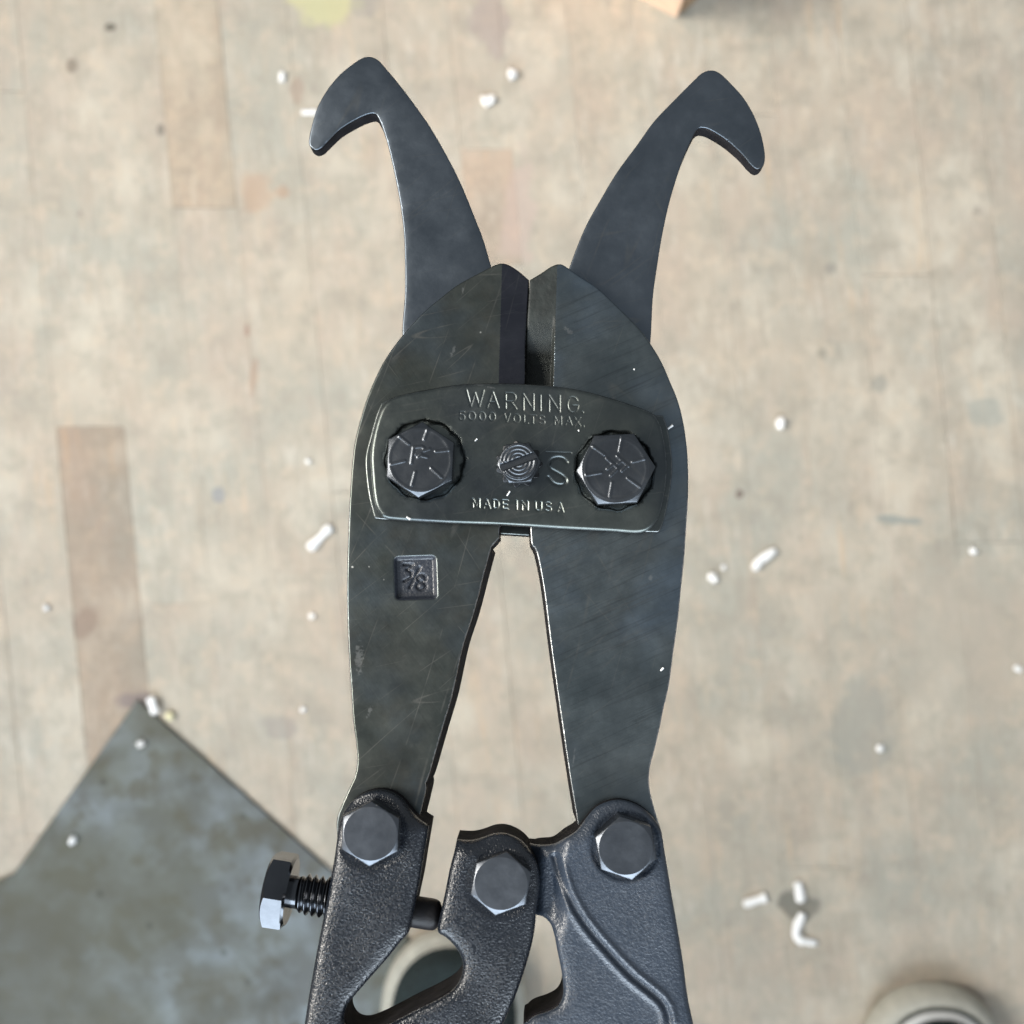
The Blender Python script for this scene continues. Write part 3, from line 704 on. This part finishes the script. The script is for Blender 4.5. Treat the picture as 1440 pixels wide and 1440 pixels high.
def arcp(cx, cy, rx, ry, a0, a1, n=9):
    return [(cx + rx * math.cos(math.radians(a0 + (a1 - a0) * i / (n - 1))), cy + ry * math.sin(math.radians(a0 + (a1 - a0) * i / (n - 1)))) for i in range(n)]
GL = {  # strokes in a unit box, y down
 'W': [[(0, 0), (.25, 1), (.5, .15), (.75, 1), (1, 0)]], 'A': [[(0, 1), (.5, 0), (1, 1)], [(.2, .65), (.8, .65)]],
 'R': [[(0, 1), (0, 0)], [(0, 0), (.55, 0)] + arcp(.55, .27, .38, .27, -90, 90) + [(0, .54)], [(.5, .54), (1, 1)]],
 'N': [[(0, 1), (0, 0), (1, 1), (1, 0)]], 'I': [[(.5, 0), (.5, 1)]], 'G': [arcp(.5, .5, .5, .5, -35, -325, 15) + [(1, .55), (.5, .55)]],
 '5': [[(.9, 0), (.15, 0), (.1, .45)] + arcp(.45, .68, .45, .32, -120, 150)], '0': [arcp(.5, .5, .5, .5, 0, 360, 17)], 'O': [arcp(.5, .5, .5, .5, 0, 360, 17)],
 'V': [[(0, 0), (.5, 1), (1, 0)]], 'L': [[(0, 0), (0, 1), (.9, 1)]], 'T': [[(0, 0), (1, 0)], [(.5, 0), (.5, 1)]],
 'S': [arcp(.5, .26, .42, .26, -30, -270, 10) + arcp(.5, .76, .45, .26, -90, 150, 10)], 'M': [[(0, 1), (0, 0), (.5, .8), (1, 0), (1, 1)]],
 'X': [[(0, 0), (1, 1)], [(0, 1), (1, 0)]], 'D': [[(0, 1), (0, 0), (.4, 0)] + arcp(.4, .5, .6, .5, -90, 90) + [(0, 1)]],
 'E': [[(1, 0), (0, 0), (0, 1), (1, 1)], [(0, .5), (.85, .5)]], 'U': [[(0, 0), (0, .6)] + arcp(.5, .62, .5, .38, 180, 0) + [(1, 0)]], '.': [[(.4, .95), (.6, 1)]]}
def put(ch, x0, x1, y0, y1, sl=0.03):
    return [[(x0 + a * (x1 - x0), y0 + b * (y1 - y0) + sl * a * (x1 - x0)) for a, b in st] for st in GL[ch]]
strokes = []
for ch, x0, x1, y0, y1 in (('W', 656, 680, 548.5, 571), ('A', 685, 701, 551, 573), ('R', 711, 726, 552.5, 574.5), ('N', 736, 750, 554, 577), ('I', 758, 762, 556, 578), ('N', 772, 787, 556, 579), ('G', 798, 813, 558, 580), ('.', 817, 822, 560, 580)):
    strokes += [(s, 0.15, 1.2) for s in put(ch, x0, x1, y0, y1)]
for ch, x0, x1, y0 in (('5', 646, 654, 579), ('0', 659, 668, 579), ('0', 674, 682, 579.5), ('0', 688, 696, 580), ('V', 709, 717, 581.5), ('O', 722, 731, 582.5), ('L', 737, 743, 583.5), ('T', 745, 754, 584), ('S', 758, 766, 584.5), ('M', 780, 789, 585.5), ('A', 795, 804, 586), ('X', 808, 816, 587), ('.', 819, 822, 587.5)):
    strokes += [(s, 0.12, 1.05) for s in put(ch, x0, x1, y0, y0 + 11.5)]
for ch, x0, x1, y0 in (('M', 665, 674, 701.5), ('A', 680, 689, 702.5), ('D', 694, 701, 703), ('E', 707, 714, 703.5), ('I', 724, 729, 704), ('N', 734, 742, 705), ('U', 753, 761, 706), ('S', 767, 775, 706.5), ('A', 784, 792, 707.5)):
    strokes += [(s, 0.2, 1.2) for s in put(ch, x0, x1, y0, y0 + 12)]
strokes.append(([(768, 636), (803, 637)], 0.14, 1.2))
sl_ = spline([(797, 650, 1), (792, 645), (784.5, 643.5), (776, 646), (772, 652), (774, 659), (784, 665), (792, 670), (796, 676), (793, 681), (786, 682), (778, 679), (771, 671, 1), (771, 671, 1)], 2)
sl_ = sl_[:max(i for i, p in enumerate(sl_) if np.hypot(*(p - np.array([771, 671]))) < 3)]
strokes.append(([tuple(p) for p in sl_], 0.3, 2.2))
def wavy(cx, cy, r0, amp, ph, n=144):
    return np.array([(cx + (r0 + amp * math.cos(12 * a + ph)) * math.cos(a), cy + (r0 + amp * math.cos(12 * a + ph)) * math.sin(a)) for a in np.linspace(0, 2 * math.pi, n, endpoint=False)])
WL = wavy(597, 647, 55.5, 1.1, 0.3); WR = wavy(864, 662, 55, 1.1, 1.5)
def cover_feat(P, s):
    w = np.zeros(len(P))
    for WV in (WL, WR):
        c_ = WV.mean(0); m_ = np.hypot(*(P - c_).T) < 64
        if m_.any():
            d = sdf(P[m_], WV); w[m_] += -0.9 * smooth((d + 1.5) / 3.0) + 0.05 * np.exp(-((d + 2.0) / 1.4) ** 2)
    z = (P[:, 0] > 638) & (P[:, 0] < 828) & (P[:, 1] > 543) & (P[:, 1] < 724)
    Q = P[z]; g = np.zeros(len(Q))
    for st, dep, wd in strokes:
        st = np.array(st); bb0 = st.min(0) - 5; bb1 = st.max(0) + 5
        k = (Q[:, 0] > bb0[0]) & (Q[:, 0] < bb1[0]) & (Q[:, 1] > bb0[1]) & (Q[:, 1] < bb1[1])
        if not k.any(): continue
        d = polydist(Q[k], st)
        g[k] = np.minimum(g[k], -0.78 * dep * np.exp(-(d / wd) ** 2))
    w[z] += g
    # slight pillow and dents
    w += 0.05 * np.sin(P[:, 0] / 31.0) * np.sin(P[:, 1] / 23.0)
    return w
relief('cover_plate', coverp, 3.0, 1.102, 5.5, cut, (M['plate'],), feat=cover_feat, res=5, zones=((640, 543, 826, 600, 0.75), (664, 697, 796, 722, 0.75), (764, 631, 806, 687, 0.8)), curves=(WL, WR), label='cover plate stamped WARNING 5000 VOLTS MAX. MADE IN USA')

def hexbolt(name, cx, cy, R_, ang, w0, w1, m_, rt=0.845, feat=None, res=3.0, parent=cut, extra=(), **props):
    out = [(cx + R_ * math.cos(math.radians(ang + 60 * i)), cy + R_ * math.sin(math.radians(ang + 60 * i)), 1) for i in range(6)]
    circ = np.array([(cx + rt * R_ * math.cos(a), cy + rt * R_ * math.sin(a)) for a in np.linspace(0, 2 * math.pi, 96, endpoint=False)])
    def f(P, s):
        rho = np.hypot(P[:, 0] - cx, P[:, 1] - cy)
        w = -np.maximum(0, rho - rt * R_) * PX * 1000 * math.tan(math.radians(29))
        if feat is not None: w = w + feat(P, rho)
        return w
    return relief(name, out, w1, w0, 0.9, parent, (m_,), wall=False, feat=f, res=res, curves=(circ,), zones=extra, step=3.0, rings=(0.4, 1.0), **props)

def marks(cx, cy, segs, amp=0.15, wd=2.0):
    def f(P, rho):
        g = np.zeros(len(P))
        for st in segs: g = np.maximum(g, amp * np.exp(-(polydist(P, st) / wd) ** 4))
        rim = 0.06 * np.exp(-((rho - 43) / 2.0) ** 2)
        return g + rim + 0.02 * np.sin(P[:, 0] / 5.0 + P[:, 1] / 9.0)
    return f
def s9(l): return [[(540 + a / 9.0, 560 + b / 9.0) for a, b in s] for s in l]
def s10(l): return [[(800 + a / 10.28, 590 + b / 10.28) for a, b in s] for s in l]
mk1 = s9([[(190, 478), (312, 578)], [(555, 385), (508, 520)], [(655, 672), (825, 655)], [(598, 882), (728, 1000)], [(397, 935), (352, 1100)], [(95, 832), (262, 792)],
          [(345, 820), (375, 620), (480, 610), (512, 640)], [(400, 712), (500, 655)], [(505, 665), (575, 640)], [(450, 720), (545, 745)], [(430, 745), (470, 700)]])
mk2 = s10([[(345, 385), (515, 505)], [(770, 250), (730, 455)], [(920, 610), (1095, 565)], [(850, 845), (1025, 970)], [(625, 910), (590, 1110)], [(255, 800), (465, 765)],
           [(548, 560), (705, 695)], [(555, 712), (620, 660)], [(705, 640), (755, 600)], [(700, 528), (865, 670)], [(765, 740), (825, 685)], [(605, 808), (700, 722)]])
hexbolt('pivot_bolt', 591, 646.5, 53.5, 93, 1.4, 5.6, M['bolt'], feat=marks(591, 646, mk1), extra=((543, 598, 640, 696, 1.1),), label='left pivot bolt with six radial marks and stamped letters')
hexbolt('pivot_bolt', 866, 659.5, 56, 57, 1.4, 5.6, M['bolt'], feat=marks(866, 659, mk2), extra=((818, 610, 914, 708, 1.1),), label='right pivot bolt with six radial marks and a crossed emblem')

# star washer, nut and slotted screw in the middle
ang = np.linspace(0, 2 * math.pi, 160, endpoint=False)
wsh = [(730 + (30.0 + 3.4 * max(-0.6, math.cos(11 * a))) * math.cos(a), 652.5 + (30.0 + 3.4 * max(-0.6, math.cos(11 * a))) * math.sin(a)) for a in ang]
relief('star_washer', wsh, 3.45, 3.02, 1.0, cut, (M['dark_washer'],), feat=lambda P, s: 0.2 * np.sin(11 * np.arctan2(P[:, 1] - 652.5, P[:, 0] - 730)) * smooth((np.hypot(P[:, 0] - 730, P[:, 1] - 652.5) - 24) / 6), res=2.5, step=None, rings=(0.5, 1.0))
hexbolt('lock_nut', 729.5, 651, 31.5, 116, 3.6, 6.2, M['bolt'], rt=0.87, res=2.5)
def screw_feat(P, s):
    x, y = P[:, 0] - 729, P[:, 1] - 649; rho = np.hypot(x, y); th = np.arctan2(y, x)
    w = 0.09 * np.sin((rho + 0.5 * th) * 2 * math.pi / 5.4) * (rho < 24)
    a = math.radians(-20.5); d = np.abs(-x * math.sin(a) + y * math.cos(a))
    return w - 1.0 * smooth((5.4 - d) / 1.8)
cir = [(729 + 26.5 * math.cos(a), 649 + 26.5 * math.sin(a)) for a in np.linspace(0, 2 * math.pi, 72, endpoint=False)]
relief('slotted_screw', cir, 6.9, 5.0, 1.6, cut, (M['bolt'],), feat=screw_feat, res=0.9, step=None, rings=(0.4, 1.0), wall=False)

# forged handle heads
handL = [(476, 1165), (474, 1180), (471, 1203), (466, 1230), (460, 1265), (452, 1305), (443.5, 1350), (436, 1392), (428.5, 1440), (418, 1520), (412, 1640, 1), (640, 1640, 1), (660, 1560), (692, 1475), (712, 1430), (727, 1395), (740, 1357), (750, 1318), (754, 1285), (757, 1262), (759, 1240), (756, 1218), (748, 1200), (736, 1184), (722, 1175), (708, 1171), (694, 1172), (680, 1177), (667, 1180.5), (655, 1181), (642.5, 1180, 1),
         (639, 1197), (632.5, 1222), (627, 1250), (620.5, 1280), (615.5, 1303), (617, 1312), (627, 1318), (640, 1331), (648, 1344), (651, 1358), (648, 1375), (636, 1392), (612, 1407), (585, 1420), (558, 1434), (530, 1448), (508, 1455), (492, 1450), (484, 1434), (488, 1414), (503, 1395), (525, 1370), (547, 1345), (563, 1325), (574.5, 1312), (577, 1304), (581, 1285), (585, 1265), (590, 1242), (596, 1205), (600, 1182), (603.5, 1161, 1), (596, 1156), (587, 1149), (577, 1137), (566, 1123), (553, 1114), (537, 1110), (520, 1112), (503, 1120), (490, 1132), (481, 1147)]
def dip(P, cx, cy, r0, dep, sft):
    rho = np.hypot(P[:, 0] - cx, P[:, 1] - cy); return -dep * smooth((r0 - rho) / sft)
def handL_feat(P, s):
    # long soft roll at the rim, seats under the bolts, forging waviness
    w = -0.55 * np.clip(1 - s / 22, 0, 1) ** 2
    w += dip(P, 521, 1170, 54, 0.5, 9) + dip(P, 704, 1240, 52, 0.35, 9)
    w += -1.5 * smooth((1170 - P[:, 1]) / 50) * (P[:, 0] < 610)
    w += -1.2 * smooth((1205 - P[:, 1]) / 26) * (P[:, 0] > 610)
    return w + 0.12 * np.sin(P[:, 0] / 19.0 + 1.0) * np.sin(P[:, 1] / 27.0)
relief('handle_head', handL, 5.2, -6.5, 7.5, cut, (M['casting_left'],), feat=handL_feat, res=5, label='left forged handle head with a slit and the adjusting screw')
handR = [(742, 1190), (752, 1187), (765, 1188), (780, 1186), (795, 1178), (808, 1170), (815, 1163), (826, 1148), (838, 1135), (853, 1127.5), (870, 1124.5), (888, 1128), (905, 1137), (919, 1150), (928, 1163), (932, 1180), (936, 1206), (941, 1236), (944, 1255), (950.5, 1292), (960, 1350), (967, 1402), (974.5, 1438), (990, 1520), (1005, 1640, 1), (745, 1640, 1), (737, 1530), (736, 1448), (742, 1436), (752, 1428), (772, 1421), (786, 1412), (792, 1397), (791.5, 1380), (789, 1362), (784, 1338), (779.5, 1315), (774, 1299), (764, 1289), (752, 1285), (742, 1270), (736, 1240)]
rib = spline([(781, 1205, 1), (788, 1228), (799, 1258), (823, 1299), (853, 1335), (890, 1374), (916, 1395), (932, 1409), (941, 1430), (945, 1480), (948, 1560, 1), (948, 1561, 1)], 5)
rib = rib[:int(len(rib) * 0.48)]
rib = np.array([(781, 1205), (788, 1228), (799, 1258), (810, 1279), (823, 1299), (837, 1317), (853, 1335), (871, 1355), (890, 1374), (916, 1395), (929, 1406), (937, 1418), (941, 1432), (944, 1480), (948, 1600)], float)
rib = np.stack([np.interp(np.linspace(0, 14, 90), range(15), rib[:, 0]), np.interp(np.linspace(0, 14, 90), range(15), rib[:, 1])], 1)
def handR_feat(P, s):
    w = -0.55 * np.clip(1 - s / 22, 0, 1) ** 2
    w += dip(P, 880, 1190, 52, 0.9, 8)
    w += -1.3 * smooth((1185 - P[:, 1]) / 50)
    w += -2.6 * smooth((800 - P[:, 0]) / 24) * smooth((1330 - P[:, 1]) / 60)     # the web steps down towards the centre pivot
    w += -2.6 * smooth((766 - P[:, 0]) / 20) * (P[:, 1] < 1330)
    d = polydist(P, rib)
    w += 0.42 * np.exp(-((d - 8.0) / 4.6) ** 2) - 0.38 * np.exp(-(d / 4.8) ** 2)
    side = P[:, 1] - np.interp(P[:, 0], rib[:12, 0], rib[:12, 1])
    return w + 0.10 * np.sin(P[:, 0] / 21.0) * np.sin(P[:, 1] / 25.0 + 1)
relief('handle_head', handR, 4.6, -6.5, 7, cut, (M['casting_right'],), feat=handR_feat, res=4.2, zones=((772, 1198, 962, 1438, 1.9),), label='right forged handle head with a curved rib')

hexbolt('handle_bolt', 521, 1172.5, 46, 32, 3.0, 7.6, M['grey_bolt'], rt=0.82, label='flat grey bolt in the left handle head')
hexbolt('handle_bolt', 704.5, 1242.5, 45.5, 40, 3.0, 7.6, M['grey_bolt'], rt=0.82, label='flat grey bolt at the centre pivot')
hexbolt('handle_bolt', 880, 1192.5, 46, 19, 2.4, 7.6, M['grey_bolt'], rt=0.82, label='flat grey bolt in the right handle head')

# adjusting screw: axis from the head on the left to the tip in the slit
aw = -0.5
Pa = Vector(at(377, 1248.5, aw / 1000)); Pb = Vector(at(620, 1288, aw / 1000))
ax = (Pb - Pa).normalized(); side = Vector((0, 0, 1)).cross(ax).normalized(); upv = Vector((0, 0, 1))
adj = empty('adjusting_screw'); adj.parent = cut
def ringpts(t, r_, n, ph=0.0): return [Pa + ax * t + (side * math.cos(a + ph) + upv * math.sin(a + ph)) * r_ for a in [2 * math.pi * j / n for j in range(n)]]
def lathe(name, prof, n, parent, m_, smooth_=35, caps=True):
    bm = bmesh.new(); rs = [[bm.verts.new(p) for p in ringpts(t, r_, n)] for t, r_ in prof]
    for a, b in zip(rs, rs[1:]):
        for j in range(n): bm.faces.new([a[j], a[(j + 1) % n], b[(j + 1) % n], b[j]])
    if caps: bm.faces.new(rs[0][::-1]); bm.faces.new(rs[-1])
    bmesh.ops.recalc_face_normals(bm, faces=bm.faces)
    return from_bm(name, bm, parent, (m_,), smooth=smooth_)
# hexagonal head: corner towards the viewer, turned ends
bm = bmesh.new(); Rh = 52.5 * PX; hl = 30 * PX; nseg = 12; rs = []
for lev in range(6):
    r_ = []
    for i in range(6):
        for j in range(nseg):
            a0 = math.pi / 3 * i; a1 = a0 + math.pi / 3
            f = j / nseg
            p = (np.array([math.cos(a0 + math.pi / 6), math.sin(a0 + math.pi / 6)]) * (1 - f) + np.array([math.cos(a1 + math.pi / 6), math.sin(a1 + math.pi / 6)]) * f) * Rh
            rho = np.hypot(*p); ri = 0.835 * Rh
            cone = (rho - ri) * math.tan(math.radians(29))
            if lev == 0: p = p / rho * ri * 0.985; t = 0.0
            elif lev == 1: p = p / rho * ri; t = 0.0001
            elif lev == 2: t = 0.0001 + cone
            elif lev == 3: t = hl - 0.0001 - cone * 0.45
            elif lev == 4: t = hl; p = p * 0.985
            else: p = p / rho * ri; t = hl + 0.0004
            r_.append(bm.verts.new(Pa + ax * t + side * p[0] + upv * p[1]))
    rs.append(r_)
for a, b in zip(rs, rs[1:]):
    for j in range(len(a)): bm.faces.new([a[j], a[(j + 1) % len(a)], b[(j + 1) % len(a)], b[j]])
bm.faces.new(rs[0][::-1]); bm.faces.new(rs[-1]); bmesh.ops.recalc_face_normals(bm, faces=bm.faces)
head = from_bm('hex_head', bm, adj, (M['chrome'],), smooth=20)
# thread: a true helix
bm = bmesh.new(); pitch = 9.4 * PX; ro, ri = 27.5 * PX, 21.5 * PX; t0, t1 = hl, hl + 88 * PX; nt_, na = 210, 48; rs = []
for i in range(nt_):
    t = t0 + (t1 - t0) * i / (nt_ - 1); r_ = []
    for j in range(na):
        a = 2 * math.pi * j / na; ph = ((t - t0) / pitch - j / na) % 1.0
        tri = 1 - abs(2 * ph - 1); tri = min(1, max(0, (tri - 0.10) / 0.78))
        fade = min(1, max(0.0, (t - t0 - 12 * PX) / (10 * PX)))
        r2 = ri + (ro - ri) * tri * fade if fade > 0 else ri
        r_.append(bm.verts.new(Pa + ax * t + (side * math.cos(a) + upv * math.sin(a)) * r2))
    rs.append(r_)
for a, b in zip(rs, rs[1:]):
    for j in range(na): bm.faces.new([a[j], a[(j + 1) % na], b[(j + 1) % na], b[j]])
bm.faces.new(rs[0][::-1]); bm.faces.new(rs[-1]); bmesh.ops.recalc_face_normals(bm, faces=bm.faces)
from_bm('thread', bm, adj, (M['chrome'],), smooth=50)
Lt = (Pb - Pa).length
lathe('screw_tip', [(Lt - 75 * PX, 21 * PX), (Lt - 13 * PX, 21 * PX), (Lt - 8 * PX, 20.3 * PX), (Lt - 3.5 * PX, 17.5 * PX), (Lt - 1 * PX, 13 * PX), (Lt, 9 * PX)], 48, adj, M['screw_tip'])

def lint(px, py, w, dx, dy, rad, label, seed):
    a = Vector(at(px, py, w / 1000 + rad * PX * 0.9)); b_ = Vector(at(px + dx, py + dy, w / 1000 + rad * PX * 0.9)); mw = cut.matrix_world
    A_, B_ = mw @ a, mw @ b_
    bm = bmesh.new(); tube_bm(bm, [Vector(), (B_ - A_) * 0.5, B_ - A_], rad * PX, seg=8, wob=0.3, seed=seed)
    o = from_bm('lint_speck', bm, None, (M['swarf'],), smooth=60, label=label, category='lint speck', group='white specks lying on the cutter')
    o.location = A_
lint(572, 727, 3.0, 5, 3, 2.0, 'white speck on the lower left edge of the cover plate', 31)
lint(713, 697, 3.0, 4, -6, 1.3, 'white sliver above the word MADE on the cover plate', 32)
lint(939, 603, 0.0, 7, -5, 1.4, 'white sliver on the right jaw beside the cover plate corner', 33)
lint(813, 605, 3.0, 1.5, 0.5, 1.2, 'tiny white dot under the word MAX on the cover plate', 34)
lint(891, 519, 0.0, 1.5, 0.5, 1.1, 'tiny white dot on the right jaw above the cover plate', 35)
lint(929, 943, 0.0, 4, -4, 1.2, 'white sliver near the outer edge of the right jaw', 36)
lint(668, 620, 3.0, 3, -3, 1.0, 'tiny white sliver between the left pivot bolt and the slotted screw', 37)
bpy.context.view_layer.update()
print('TRIS', sum(len(o.data.polygons) for o in S.objects if o.type == 'MESH'))
